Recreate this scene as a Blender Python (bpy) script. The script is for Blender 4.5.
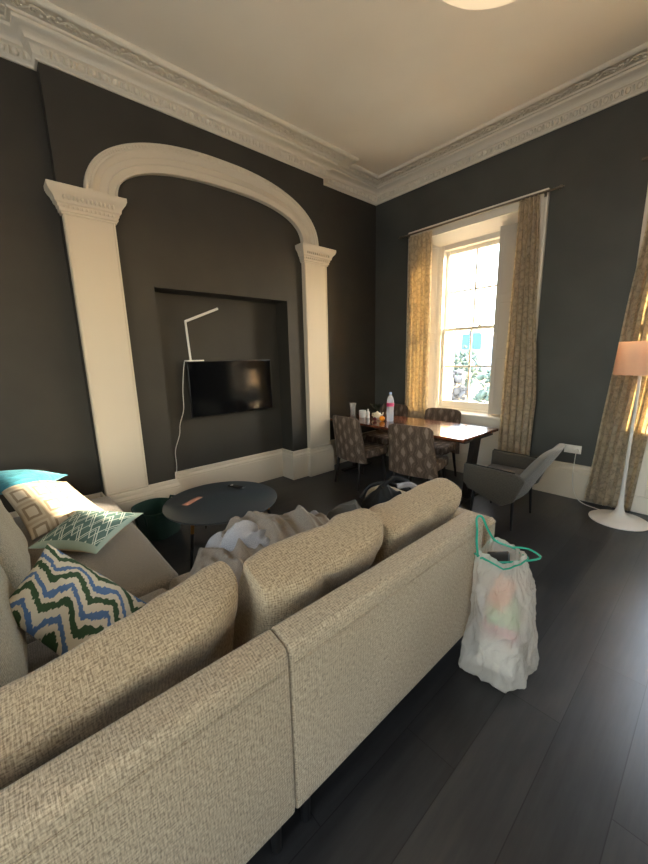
import bpy, bmesh, math, random
from mathutils import Vector, Matrix, noise, Euler

random.seed(7)
for o in list(bpy.data.objects):
    bpy.data.objects.remove(o, do_unlink=True)
SC = bpy.context.scene
COL = SC.collection
PI = math.pi
V = Vector

# ------------------------------------------------------------------ camera
CAM_H = 1.55
yaw, pitch, roll = -.845175, .2017, -.02388
fw = V((math.sin(yaw)*math.cos(pitch), math.cos(yaw)*math.cos(pitch), -math.sin(pitch)))
rt0 = V((math.cos(yaw), -math.sin(yaw), 0)); up0 = rt0.cross(fw)
rt = rt0*math.cos(roll) + up0*math.sin(roll); up = -rt0*math.sin(roll) + up0*math.cos(roll)
cam = bpy.data.cameras.new('camera'); co = bpy.data.objects.new('camera', cam); COL.objects.link(co)
co.matrix_world = Matrix(((rt.x, up.x, -fw.x, 0), (rt.y, up.y, -fw.y, 0), (rt.z, up.z, -fw.z, CAM_H), (0, 0, 0, 1)))
cam.sensor_fit = 'VERTICAL'; cam.sensor_height = 36; cam.lens = 36*359.66/864; cam.clip_start = .02; cam.clip_end = 500
SC.camera = co

# ------------------------------------------------------------------ view, world, sun
SC.view_settings.view_transform = 'Standard'; SC.view_settings.look = 'None'
SC.view_settings.gamma = 1; SC.view_settings.use_curve_mapping = False
SC.view_settings.exposure = 1.6
SC.cycles.use_denoising = True
SC.cycles.max_bounces = 10; SC.cycles.diffuse_bounces = 6; SC.cycles.transparent_max_bounces = 16
SC.cycles.sample_clamp_indirect = 6
world = bpy.data.worlds.new('sky'); SC.world = world; world.use_nodes = True
wn = world.node_tree; wn.nodes.clear()
sky = wn.nodes.new('ShaderNodeTexSky'); sky.sky_type = 'NISHITA'; sky.sun_disc = False
sky.sun_elevation = math.radians(16); sky.sun_rotation = math.radians(58); sky.air_density = 1.2; sky.dust_density = 1.5
mixw = wn.nodes.new('ShaderNodeMix'); mixw.data_type = 'RGBA'; mixw.inputs[0].default_value = .8
mixw.inputs[7].default_value = (.95, .97, 1.0, 1)
bgn = wn.nodes.new('ShaderNodeBackground'); bgn.inputs[1].default_value = 3.2
wo = wn.nodes.new('ShaderNodeOutputWorld')
wn.links.new(sky.outputs[0], mixw.inputs[6]); wn.links.new(mixw.outputs[2], bgn.inputs[0]); wn.links.new(bgn.outputs[0], wo.inputs[0])

SUN_AZ, SUN_EL = math.radians(60), math.radians(14)
sd = V((math.sin(SUN_AZ)*math.cos(SUN_EL), math.cos(SUN_AZ)*math.cos(SUN_EL), math.sin(SUN_EL)))
sl = bpy.data.lights.new('sun', 'SUN'); sl.energy = 14; sl.angle = math.radians(.8); sl.color = (1, .86, .65)
so = bpy.data.objects.new('sun', sl); COL.objects.link(so); so.rotation_euler = sd.to_track_quat('Z', 'Y').to_euler(); so.location = (4, 8, 6)

def portal(name, cx, y, z, w, h, rot):
    l = bpy.data.lights.new(name, 'AREA'); l.shape = 'RECTANGLE'; l.size = w; l.size_y = h; l.cycles.is_portal = True
    o = bpy.data.objects.new(name, l); COL.objects.link(o); o.location = (cx, y, z); o.rotation_euler = rot
portal('sky_portal', -2.325, 4.74, 1.9, .86, 2.1, (-PI/2, 0, 0))
portal('sky_portal', .15, 4.74, 1.9, .86, 2.1, (-PI/2, 0, 0))
portal('sky_portal', 3.5, -.95, 1.8, 2.2, 1.3, (0, PI/2, 0))
portal('sky_portal', -.2, -2.99, 1.8, 1.8, 2.2, (PI/2, 0, 0))

# ------------------------------------------------------------------ material tools
def srgb(r, g, b):
    f = lambda c: (c/255/12.92) if c/255 <= .04045 else ((c/255+.055)/1.055)**2.4
    return (f(r), f(g), f(b), 1)

class X:
    """scalar node expression"""
    def __init__(s, nt, sock): s.nt, s.s = nt, sock
    def op(s, o, *a):
        n = s.nt.nodes.new('ShaderNodeMath'); n.operation = o
        for i, v in enumerate((s,)+a):
            if isinstance(v, X): s.nt.links.new(v.s, n.inputs[i])
            else: n.inputs[i].default_value = v
        return X(s.nt, n.outputs[0])
    def __add__(s, o): return s.op('ADD', o)
    def __sub__(s, o): return s.op('SUBTRACT', o)
    def __mul__(s, o): return s.op('MULTIPLY', o)
    def __mod__(s, o): return (s.op('DIVIDE', o)).op('FRACT')*o
    def fr(s): return s.op('FRACT')
    def abs(s): return s.op('ABSOLUTE')
    def lt(s, o): return s.op('LESS_THAN', o)
    def gt(s, o): return s.op('GREATER_THAN', o)
    def max(s, o): return s.op('MAXIMUM', o)
    def min(s, o): return s.op('MINIMUM', o)
    def sin(s): return s.op('SINE')

class Mt:
    def __init__(s, name, color=(.5, .5, .5, 1), rough=.7, **kw):
        s.m = bpy.data.materials.new(name); s.m.use_nodes = True; s.nt = s.m.node_tree
        s.b = s.nt.nodes['Principled BSDF']; s.out = s.nt.nodes['Material Output']
        s.b.inputs['Base Color'].default_value = color; s.b.inputs['Roughness'].default_value = rough
        for k, v in kw.items(): s.b.inputs[k.replace('_', ' ')].default_value = v
    def node(s, t, **kw):
        n = s.nt.nodes.new(t)
        for k, v in kw.items(): setattr(n, k, v)
        return n
    def coord(s, kind='Object'):
        return s.node('ShaderNodeTexCoord').outputs[kind]
    def mapped(s, sock, scale=(1, 1, 1), rot=(0, 0, 0), loc=(0, 0, 0)):
        n = s.node('ShaderNodeMapping'); n.inputs['Scale'].default_value = scale; n.inputs['Rotation'].default_value = rot; n.inputs['Location'].default_value = loc
        s.nt.links.new(sock, n.inputs[0]); return n.outputs[0]
    def noise(s, sock, scale=5, detail=2, rough=.5, dist=0):
        n = s.node('ShaderNodeTexNoise'); n.inputs['Scale'].default_value = scale; n.inputs['Detail'].default_value = detail
        n.inputs['Roughness'].default_value = rough; n.inputs['Distortion'].default_value = dist
        s.nt.links.new(sock, n.inputs['Vector']); return X(s.nt, n.outputs[0])
    def vor(s, sock, scale=5, feature='F1'):
        n = s.node('ShaderNodeTexVoronoi', feature=feature); n.inputs['Scale'].default_value = scale
        s.nt.links.new(sock, n.inputs['Vector']); return X(s.nt, n.outputs['Distance'])
    def xyz(s, sock):
        n = s.node('ShaderNodeSeparateXYZ'); s.nt.links.new(sock, n.inputs[0]); return [X(s.nt, n.outputs[i]) for i in range(3)]
    def ramp(s, x, stops, interp='LINEAR'):
        n = s.node('ShaderNodeValToRGB'); n.color_ramp.interpolation = interp
        e = n.color_ramp.elements
        while len(e) < len(stops): e.new(.5)
        for i, (p, c) in enumerate(stops): e[i].position = p; e[i].color = c
        s.nt.links.new(x.s, n.inputs[0]); return n.outputs[0]
    def mix(s, f, a, b, mode='MIX'):
        n = s.node('ShaderNodeMix', data_type='RGBA', blend_type=mode)
        for i, v in ((0, f), (6, a), (7, b)):
            if isinstance(v, X): s.nt.links.new(v.s, n.inputs[i])
            elif isinstance(v, (tuple, float, int)): n.inputs[i].default_value = v
            else: s.nt.links.new(v, n.inputs[i])
        return n.outputs[2]
    def color(s, sock): s.nt.links.new(sock, s.b.inputs['Base Color'])
    def rough(s, x): s.nt.links.new(x.s, s.b.inputs['Roughness'])
    def bump(s, x, strength=.3, dist=.01):
        n = s.node('ShaderNodeBump'); n.inputs['Strength'].default_value = strength; n.inputs['Distance'].default_value = dist
        s.nt.links.new(x.s, n.inputs['Height']); s.nt.links.new(n.outputs[0], s.b.inputs['Normal']); return s
    def translucent(s, amount, color, alpha=0.0):
        t = s.node('ShaderNodeBsdfTranslucent')
        if isinstance(color, tuple): t.inputs[0].default_value = color
        else: s.nt.links.new(color, t.inputs[0])
        mx = s.node('ShaderNodeMixShader'); mx.inputs[0].default_value = amount
        s.nt.links.new(s.b.outputs[0], mx.inputs[1]); s.nt.links.new(t.outputs[0], mx.inputs[2]); last = mx.outputs[0]
        if alpha:
            tr = s.node('ShaderNodeBsdfTransparent'); m2 = s.node('ShaderNodeMixShader'); m2.inputs[0].default_value = alpha
            s.nt.links.new(last, m2.inputs[1]); s.nt.links.new(tr.outputs[0], m2.inputs[2]); last = m2.outputs[0]
        s.nt.links.new(last, s.out.inputs[0]); return s

def plain(name, c, rough=.6, **kw): return Mt(name, srgb(*c), rough, **kw).m

# walls: dark olive grey matt paint
w = Mt('haze_tinted_wall_paint', srgb(66, 68, 65), .5); n = w.noise(w.coord(), 2.5, 4)  # window wall: glare haze mixed into the paint as a lighter, bluer grey
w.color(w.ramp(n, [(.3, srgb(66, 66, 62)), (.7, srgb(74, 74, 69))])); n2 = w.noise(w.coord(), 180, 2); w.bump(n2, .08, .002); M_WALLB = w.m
w = Mt('dark_wall_paint', srgb(70, 66, 58), .62); n = w.noise(w.coord(), 2.5, 4)
w.color(w.ramp(n, [(.3, srgb(48, 44, 37)), (.7, srgb(55, 51, 43))])); n2 = w.noise(w.coord(), 180, 2); w.bump(n2, .08, .002); M_WALL = w.m
w = Mt('ceiling_paint', srgb(214, 206, 192), .9); n = w.noise(w.coord(), 1.2, 3); w.color(w.ramp(n, [(.3, srgb(238, 228, 209)), (.7, srgb(245, 236, 218))])); M_CEIL = w.m
w = Mt('white_trim_paint', srgb(208, 196, 175), .5); n = w.noise(w.coord(), 60, 3); w.bump(n, .1, .002); M_TRIM = w.m
w = Mt('plaster_paint', srgb(226, 216, 196), .7); n = w.noise(w.coord(), 90, 3); w.bump(n, .35, .004); M_PLAST = w.m
w = Mt('window_paint', srgb(236, 228, 212), .4); M_WIN = w.m
# floor: dark vinyl planks
w = Mt('dark_plank_floor', srgb(52, 52, 54), .42)
x, y, z = w.xyz(w.coord())
col_ = (x + 10.05)*(1/.217)
ci = col_.op('FLOOR')
fx = col_.fr()
yy = (y + 20.0 + ci*.73)*(1/1.22); fy = yy.fr(); ri = yy.op('FLOOR')
seam = ((fx - .5).abs().gt(.4925)).max((fy - .5).abs().gt(.4986))
wn_ = w.node('ShaderNodeTexWhiteNoise', noise_dimensions='2D'); cb = w.node('ShaderNodeCombineXYZ'); w.nt.links.new(ci.s, cb.inputs[0]); w.nt.links.new(ri.s, cb.inputs[1]); w.nt.links.new(cb.outputs[0], wn_.inputs[0])
tone = X(w.nt, wn_.outputs[0])
gr = w.noise(w.mapped(w.coord(), (34, 3, 1)), 1, 6, .65)
gr2 = w.noise(w.mapped(w.coord(), (5, 2.2, 1)), 1, 5, .6)
g = (gr*.45 + gr2*.35 + tone*.22)
c = w.ramp(g, [(.3, srgb(29, 29, 31)), (.55, srgb(46, 46, 47)), (.8, srgb(64, 61, 58))])
w.color(w.mix(seam, c, srgb(14, 14, 15))); w.rough(gr2*.2 + .22); w.bump(gr*.4 - seam*1.5, .2, .003); M_FLOOR = w.m

def fabric(name, dark, light, sc=1.0, rough=.95, bump=.6, tint=None, uv='UV'):
    w = Mt(name, light, rough); w.b.inputs['Sheen Weight'].default_value = .15
    u = w.coord(uv)
    a = w.noise(w.mapped(u, (330*sc, 60*sc, 1)), 1, 2); b = w.noise(w.mapped(u, (60*sc, 330*sc, 1)), 1, 2)
    wx, wy, _ = w.xyz(u); jit = w.noise(u, 60, 2)*4.0
    t = (a + b)*.5 + ((wx*(640*sc) + jit).sin() + (wy*(640*sc) + jit).sin())*.035; big = w.noise(u, 3, 3)
    c = w.ramp(t, [(.36, dark), (.62, light)])
    w.color(w.mix(big*.35, c, tint or dark))
    w.bump(t, bump, .004); return w.m
M_SOFA = fabric('beige_woven_fabric', srgb(118, 104, 84), srgb(200, 182, 154), 1.1)
M_SOFA2 = fabric('beige_woven_cushion_fabric', srgb(116, 98, 74), srgb(198, 176, 142), 1.0)
M_SEAT = fabric('greige_seat_fabric', srgb(112, 102, 90), srgb(176, 165, 150), 1.3)
M_GREYCUSH = fabric('grey_cushion_fabric', srgb(118, 112, 98), srgb(186, 178, 158), 1.3)
M_TAUPE = fabric('taupe_cloth', srgb(116, 106, 95), srgb(154, 143, 130), 2.2, bump=.15)
M_LGREY = fabric('light_grey_cloth', srgb(138, 138, 142), srgb(182, 182, 186), 2.2, bump=.15)
M_DGREY = fabric('grey_jacket_cloth', srgb(70, 68, 64), srgb(108, 104, 96), 2, bump=.2)
M_BLACKF = plain('black_nylon', (13, 14, 16), .75)
M_GREENF = fabric('dark_green_felt', srgb(4, 34, 26), srgb(16, 62, 48), 1.5)
M_ARMCH = fabric('grey_armchair_fabric', srgb(62, 57, 50), srgb(104, 97, 86), 1.2)
M_ARMEDGE = fabric('light_grey_chair_back', srgb(84, 80, 74), srgb(128, 123, 115), 1.2)
M_BLACK = plain('black_metal', (16, 16, 17), .45)
M_LEG = plain('dark_wood_leg', (30, 22, 17), .45)
M_BRASS = plain('brass', (176, 126, 66), .3, Metallic=1)
M_TOPT = plain('charcoal_tabletop', (62, 68, 72), .32)
M_TOPEDGE = plain('tabletop_edge', (96, 98, 98), .35)
M_SCREEN = plain('tv_screen_glass', (8, 9, 12), .1)
M_BEZEL = plain('tv_bezel', (12, 12, 13), .3)
M_WHITEP = plain('white_plastic', (232, 230, 224), .35)
M_CABLE = plain('white_cable', (222, 218, 208), .5)
M_LAMPW = plain('white_lamp_metal', (226, 222, 214), .35)
M_TERRA = plain('terracotta_card', (196, 140, 118), .7)
M_REMOTE = plain('black_remote', (20, 20, 22), .4)
M_DARKIN = plain('under_sofa_black', (14, 14, 14), .9)
M_STEEL = plain('brushed_rod_metal', (128, 118, 104), .35, Metallic=.8)
M_GREENB = plain('green_drawstring', (24, 150, 122), .45)
M_ORANGE = plain('orange_peel', (255, 158, 20), .45)
M_CREAM = plain('cream_glaze', (226, 212, 180), .35)
M_RED = plain('dark_red_fruit', (90, 18, 26), .4)
M_LEAF = plain('dark_leaf', (24, 34, 22), .5)
M_STONE = plain('sandstone', (206, 172, 130), .9)
M_TREE = plain('hazy_tree_green', (78, 92, 84), .9)
M_TREE2 = plain('hazy_tree_brown', (94, 92, 92), .9)
M_BARK = plain('tree_bark', (96, 84, 72), .9)
M_BLUEB = plain('blue_cladding', (44, 82, 138), .6)
M_GREYB = plain('grey_far_stone', (104, 112, 124), .9)
M_GROUND = plain('outside_ground', (150, 146, 134), .95)

# table wood
w = Mt('reddish_table_wood', srgb(110, 60, 38), .28); o_ = w.coord()
g = w.noise(w.mapped(o_, (3, 40, 3)), 1, 5, .6, .5); w.color(w.ramp(g, [(.3, srgb(70, 36, 24)), (.55, srgb(118, 64, 40)), (.75, srgb(146, 86, 54))])); w.rough(g*.15+.12); w.b.inputs['Coat Weight'].default_value = .6; w.b.inputs['Coat Roughness'].default_value = .15; M_TABLE = w.m
# glass
def glassm(name, tint, gloss=.08, alpha=.9):
    m = bpy.data.materials.new(name); m.use_nodes = True; nt = m.node_tree; nt.nodes.clear()
    t = nt.nodes.new('ShaderNodeBsdfTransparent'); t.inputs[0].default_value = tint
    g = nt.nodes.new('ShaderNodeBsdfGlossy'); g.inputs['Roughness'].default_value = .03
    lw = nt.nodes.new('ShaderNodeLayerWeight'); lw.inputs[0].default_value = .25
    mm = nt.nodes.new('ShaderNodeMath'); mm.operation = 'MULTIPLY'; mm.inputs[1].default_value = gloss*4; nt.links.new(lw.outputs[1], mm.inputs[0])
    x = nt.nodes.new('ShaderNodeMixShader'); o = nt.nodes.new('ShaderNodeOutputMaterial')
    nt.links.new(mm.outputs[0], x.inputs[0]); nt.links.new(t.outputs[0], x.inputs[1]); nt.links.new(g.outputs[0], x.inputs[2]); nt.links.new(x.outputs[0], o.inputs[0]); return m
M_GLASS = glassm('window_glass', (.97, .98, .98, 1), .05)
w = Mt('clear_vase_glass', srgb(220, 222, 222), .1); w.translucent(.5, srgb(230, 232, 232), .72); M_VASE = w.m
w = Mt('clear_bottle_plastic', srgb(232, 236, 240), .1); w.translucent(.5, srgb(240, 244, 248), .66); M_BOTTLE = w.m
# curtain print
w = Mt('printed_curtain_fabric', srgb(190, 172, 140), .9); u = w.coord('UV')
a = w.vor(w.mapped(u, (20, 14, 1)), 1, 'DISTANCE_TO_EDGE'); b = w.noise(u, 22, 3, .5, 3.5); t = (a*1.2 + b*.8)
c = w.ramp(t, [(.34, srgb(166, 152, 132)), (.52, srgb(204, 192, 170)), (.7, srgb(222, 212, 192))]); w.color(c)
w.translucent(.52, w.mix(.5, (1.0, .90, .64, 1), w.mix(1.0, c, (1.0, .90, .66, 1), 'MULTIPLY'))); M_CURT = w.m
# patterned dining chair upholstery
w = Mt('patterned_chair_fabric', srgb(90, 78, 66), .9); u = w.coord('UV'); ux, uy, _ = w.xyz(u)
nz = w.noise(u, 14, 3)
d = ((ux*12.4).fr() - .5).abs()*1.1 + ((uy*6.6 + (ux*12.4).op('FLOOR')*.5).fr() - .5).abs()*1.0 + (nz - .5)*1.1 - .1
big = w.noise(u, 5, 3)
c = w.ramp(d, [(.12, srgb(150, 130, 114)), (.24, srgb(104, 86, 70)), (.42, srgb(88, 72, 58)), (.50, srgb(118, 98, 82)), (.62, srgb(78, 62, 50))])
w.color(w.mix(big*.6, c, srgb(96, 80, 66))); t2 = w.noise(w.mapped(u, (200, 200, 1)), 1, 2); w.bump(t2, .3, .003); M_CHAIR = w.m
# scatter cushions
w = Mt('ikat_cushion_print', srgb(220, 214, 196), .85); ux, uy, _ = w.xyz(w.coord('UV'))
nz = w.noise(w.mapped(w.coord('UV'), (46, 5, 1)), 1, 2, .5); n2 = w.noise(w.coord('UV'), 5, 2)
zz = ((ux*2.6 + uy*.6).fr() - .5).abs()*1.15
t = (uy*3.2 + zz + (nz - .5)*.28 + (n2 - .5)*.5).fr()
cream = srgb(206, 198, 178); gre = srgb(48, 76, 46); blu = srgb(80, 112, 156)
c = w.ramp(t, [(0, gre), (.26, cream), (.46, blu), (.68, cream), (.88, cream), (.97, gre)], 'CONSTANT')
w.color(c); w.bump(n2, .1, .01); M_IKAT = w.m
w = Mt('green_triangle_cushion_print', srgb(80, 122, 108), .85); ux, uy, _ = w.xyz(w.coord('UV'))
tri = ((ux*4).fr() - .5).abs()*2
q = ((uy*3.4) - tri*.9)
l1 = (q.fr() - .5).abs().lt(.055); l2 = ((q + .24).fr() - .5).abs().lt(.04)
l3 = (((uy*3.4) + tri*.9).fr() - .5).abs().lt(.05)
ln = l1.max(l2).max(l3)
border = (uy - .5).abs().gt(.40).max((ux - .5).abs().gt(.44))
nz = w.noise(w.coord('UV'), 4, 2)
base = w.mix(border, w.mix(nz, srgb(66, 96, 90), srgb(100, 130, 122)), srgb(160, 180, 166))
w.color(w.mix(ln*(border*-1.0 + 1.0), base, srgb(212, 222, 208))); M_GEO = w.m
w = Mt('cream_diamond_cushion_print', srgb(226, 212, 184), .85); ux, uy, _ = w.xyz(w.coord('UV'))
nz = w.noise(w.coord('UV'), 14, 2)
d = ((ux*3.6).fr() - .5).abs().max(((uy*3.6).fr() - .5).abs()) + (nz-.5)*.06
c = w.ramp(d, [(.0, srgb(196, 182, 158)), (.22, srgb(142, 124, 100)), (.33, srgb(186, 170, 144)), (.44, srgb(170, 152, 126))], 'CONSTANT')
w.color(c); M_DIAM = w.m
w = Mt('teal_velvet', srgb(28, 106, 122), .7); w.b.inputs['Sheen Weight'].default_value = .8; w.b.inputs['Sheen Tint'].default_value = srgb(140, 215, 225)
nz = w.noise(w.coord('UV'), 5, 4, .6, 1.5); w.color(w.ramp(nz, [(.3, srgb(10, 56, 70)), (.6, srgb(34, 108, 124))])); w.bump(nz, .4, .02); M_TEAL = w.m
w = Mt('beige_cushion_back', srgb(184, 170, 148), .9); M_BEIGEB = w.m
# bin liner
w = Mt('translucent_white_bin_liner', srgb(240, 233, 220), .26); nz = w.noise(w.mapped(w.coord(), (11, 11, 5)), 1, 6, .62, 1.8); w.bump(nz, 1.0, .06)
w.translucent(.3, srgb(244, 234, 216), .42); M_BAG = w.m
# shades
w = Mt('pale_lamp_shade', srgb(232, 214, 196), .8); w.translucent(.5, srgb(255, 222, 190)); M_SHADE = w.m
w = Mt('pendant_shade', srgb(240, 222, 190), .7, Emission_Color=(1, .74, .45, 1), Emission_Strength=.25); M_PEND = w.m
M_OUTM = plain('bottle_label', (206, 60, 110), .5)
M_BLUECAP = plain('bottle_cap_blue', (150, 180, 220), .4)
M_CARDB = plain('orange_packaging', (226, 140, 84), .6); M_GPACK = plain('green_packaging', (120, 168, 90), .6); M_PPACK = plain('pink_packaging', (204, 96, 110), .6); M_WPACK = plain('white_packaging', (226, 220, 206), .6); M_BPACK = plain('black_tray', (18, 20, 22), .4)

# ------------------------------------------------------------------ mesh tools
class B:
    def __init__(s): s.bm = bmesh.new(); s.uvs = None
    def box(s, x0, x1, y0, y1, z0, z1, bevel=0, seg=2, rot=None, at=None):
        r = bmesh.ops.create_cube(s.bm, size=1); vs = r['verts']
        c = V(((x0+x1)/2, (y0+y1)/2, (z0+z1)/2)); d = V((x1-x0, y1-y0, z1-z0))
        for v in vs: v.co = V((v.co.x*d.x, v.co.y*d.y, v.co.z*d.z))
        if bevel:
            es = list({e for v in vs for e in v.link_edges})
            rb = bmesh.ops.bevel(s.bm, geom=es, offset=bevel, segments=seg, affect='EDGES', profile=.5)
            vs = list({v for f in rb['faces'] for v in f.verts} | {v for v in vs if v.is_valid})
        for v in vs:
            q = v.co.copy()
            if rot: q = rot @ q
            v.co = q + c
        return vs
    def prism(s, pts, axis, a, b, bevel=0, seg=2):
        """polygon pts (2D) extruded along axis 0/1/2 from a to b"""
        def P(p, t):
            if axis == 0: return V((t, p[0], p[1]))
            if axis == 1: return V((p[0], t, p[1]))
            return V((p[0], p[1], t))
        A = [s.bm.verts.new(P(p, a)) for p in pts]; Bv = [s.bm.verts.new(P(p, b)) for p in pts]
        n = len(pts); fs = [s.bm.faces.new(A), s.bm.faces.new(Bv[::-1])]
        for i in range(n): fs.append(s.bm.faces.new((A[i], Bv[i], Bv[(i+1) % n], A[(i+1) % n])))
        bmesh.ops.recalc_face_normals(s.bm, faces=fs)
        vs = A+Bv
        if bevel:
            es = list({e for v in vs for e in v.link_edges})
            rb = bmesh.ops.bevel(s.bm, geom=es, offset=bevel, segments=seg, affect='EDGES', profile=.5)
            vs = list({v for f in rb['faces'] for v in f.verts} | {v for v in vs if v.is_valid})
        return vs
    def tube(s, pts, r, n=8, caps=True):
        pts = [V(p) for p in pts]; rs = r if isinstance(r, (list, tuple)) else [r]*len(pts)
        rings = []; prev = None
        for i, p in enumerate(pts):
            t = (pts[min(i+1, len(pts)-1)] - pts[max(i-1, 0)]).normalized()
            if prev is None: u = t.orthogonal().normalized()
            else: u = (prev - t*prev.dot(t)).normalized()
            prev = u; w = t.cross(u)
            rings.append([s.bm.verts.new(p + (u*math.cos(2*PI*k/n) + w*math.sin(2*PI*k/n))*rs[i]) for k in range(n)])
        for a, b in zip(rings, rings[1:]):
            for k in range(n): s.bm.faces.new((a[k], a[(k+1) % n], b[(k+1) % n], b[k]))
        if caps: s.bm.faces.new(rings[0][::-1]); s.bm.faces.new(rings[-1])
        return s
    def lathe(s, prof, c=(0, 0, 0), n=32, sx=1, sy=1, wob=None):
        rings = []
        for i, (r, z) in enumerate(prof):
            if r < 1e-6: rings.append([s.bm.verts.new((c[0], c[1], c[2]+z))])
            else:
                rings.append([s.bm.verts.new((c[0]+math.cos(2*PI*k/n)*r*sx*(wob(k/n, i) if wob else 1), c[1]+math.sin(2*PI*k/n)*r*sy*(wob(k/n, i) if wob else 1), c[2]+z)) for k in range(n)])
        for a, b in zip(rings, rings[1:]):
            for k in range(n):
                k2 = (k+1) % n
                if len(a) == 1 and len(b) == 1: continue
                if len(a) == 1: s.bm.faces.new((a[0], b[k2], b[k]))
                elif len(b) == 1: s.bm.faces.new((a[k], a[k2], b[0]))
                else: s.bm.faces.new((a[k], a[k2], b[k2], b[k]))
        return s
    def ball(s, c, r, sc=(1, 1, 1), seg=12, rot=None):
        m = Matrix.Translation(V(c)) @ (rot.to_4x4() if rot else Matrix()) @ Matrix.Diagonal((r*sc[0], r*sc[1], r*sc[2], 1))
        bmesh.ops.create_uvsphere(s.bm, u_segments=seg, v_segments=max(6, seg//2), radius=1, matrix=m); return s
    def grid(s, f, nu, nv, closeu=False, uv=None):
        vs = [[s.bm.verts.new(f(i/(nu-1) if not closeu else i/nu, j/(nv-1))) for j in range(nv)] for i in range(nu)]
        L = s.bm.loops.layers.uv.verify(); s.uvs = True
        for i in range(nu if closeu else nu-1):
            for j in range(nv-1):
                i2 = (i+1) % nu
                fc = s.bm.faces.new((vs[i][j], vs[i2][j], vs[i2][j+1], vs[i][j+1]))
                uu = [(i, j), (i+1, j), (i+1, j+1), (i, j+1)]
                for lp, (a, b) in zip(fc.loops, uu):
                    a2, b2 = a/(nu if closeu else nu-1), b/(nv-1)
                    lp[L].uv = uv(a2, b2) if uv else (a2, b2)
        return vs
    def done(s, name, mat, parent=None, smooth=True, uvbox=None, angle=40):
        bm = s.bm
        if s.uvs is None:
            L = bm.loops.layers.uv.verify(); bm.normal_update()
            for f in bm.faces:
                n = f.normal; a = max(range(3), key=lambda i: abs(n[i]))
                for lp in f.loops:
                    p = lp.vert.co; lp[L].uv = ((p.y, p.z), (p.x, p.z), (p.x, p.y))[a]
        me = bpy.data.meshes.new(name); bm.to_mesh(me); bm.free()
        for m in (mat if isinstance(mat, (list, tuple)) else [mat]): me.materials.append(m)
        o = bpy.data.objects.new(name, me); COL.objects.link(o)
        if smooth:
            me.shade_smooth()
            try: me.set_sharp_from_angle(angle=math.radians(angle))
            except Exception: pass
        if parent: o.parent = parent
        return o

def catm(P, k=6):
    P = [V(p) for p in P]; out = []
    for i in range(len(P)-1):
        a, b_, c, d = P[max(i-1, 0)], P[i], P[i+1], P[min(i+2, len(P)-1)]
        for j in range(k):
            t = j/k; out.append(.5*((2*b_)+(c-a)*t+(2*a-5*b_+4*c-d)*t*t+(3*b_-a-3*c+d)*t**3))
    return out+[P[-1]]

def tag(o, label, cat, group=None, kind=None):
    if label: o['label'] = label
    if cat: o['category'] = cat
    if group: o['group'] = group
    if kind: o['kind'] = kind
    return o
def thing(name, label, cat, loc=(0, 0, 0), rz=0, group=None):
    o = bpy.data.objects.new(name, None); COL.objects.link(o); o.empty_display_size = .1
    o.location = loc; o.rotation_euler = (0, 0, rz); return tag(o, label, cat, group)
def struct(o): o['kind'] = 'structure'; return o
def smod(o, lv=1):
    m = o.modifiers.new('smooth', 'SUBSURF'); m.levels = lv; m.render_levels = lv; return o
def duptree(root, loc=None, rz=None, label=None):
    r = root.copy(); COL.objects.link(r)
    if loc is not None: r.location = loc
    if rz is not None: r.rotation_euler = (0, 0, rz)
    if label: r['label'] = label
    for ch in list(root.children):
        c = ch.copy(); COL.objects.link(c); c.parent = r
        for g_ in ch.children:
            d_ = g_.copy(); COL.objects.link(d_); d_.parent = c
    return r

# ------------------------------------------------------------------ room shell
XA, XB, XN = -3.78, -3.66, -3.90          # alcove wall, chimney breast face, niche back
YW, YS = 4.47, 4.62                       # window wall face, sash plane
H = 3.91
XR, YF = 3.4, -2.9
NY0, NY1, NZ = 1.193, 2.705, 2.232        # niche
BY0, BY1 = .556, 3.335                    # breast
b = B(); b.box(-4.2, 3.6, -3.1, 4.9, -.1, 0); struct(b.done('floor', M_FLOOR))
b = B(); b.box(-4.2, 3.6, -3.1, 4.9, H, H+.12); struct(b.done('ceiling', M_CEIL))
b = B()
b.box(-4.2, XA, -3.1, BY0, 0, H); b.box(-4.2, XA, BY1, 4.9, 0, H)
b.box(-4.2, XB, BY0, NY0, 0, H); b.box(-4.2, XB, NY1, BY1, 0, H); b.box(-4.2, XB, NY0, NY1, NZ, H)
b.box(-4.2, XN, NY0, NY1, 0, NZ)
struct(b.done('wall_left', M_WALL))
W1 = (-3.0, -1.65); W2 = (-.525, .825); WZ0, WZ1 = .80, 3.06
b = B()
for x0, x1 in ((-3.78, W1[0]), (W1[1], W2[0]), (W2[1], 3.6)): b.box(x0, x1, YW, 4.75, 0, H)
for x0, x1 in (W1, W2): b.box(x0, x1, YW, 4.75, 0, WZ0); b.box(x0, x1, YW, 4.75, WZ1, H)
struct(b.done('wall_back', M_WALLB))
b = B(); b.box(XR, 3.6, -3.1, -1.6, 0, H); b.box(XR, 3.6, -.3, .8, 0, H); b.box(XR, 3.6, .8, 3.78, 0, H); b.box(XR, 3.6, 4.40, 4.47, 0, H); b.box(XR, 3.6, 3.78, 4.40, 0, 2.30); b.box(XR, 3.6, 3.78, 4.40, 2.78, H); b.box(XR, 3.6, -1.6, .8, 0, .7); b.box(XR, 3.6, -1.6, .8, 2.9, H)  # small high opening near the back is added to let sun onto the cushions
struct(b.done('wall_right', M_WALL))
b = B(); b.box(-3.78, -1.1, -3.1, YF, 0, H); b.box(.7, 3.4, -3.1, YF, 0, H); b.box(-1.1, .7, -3.1, YF, 0, .7); b.box(-1.1, .7, -3.1, YF, 2.9, H)
struct(b.done('wall_front', M_WALL))

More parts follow.
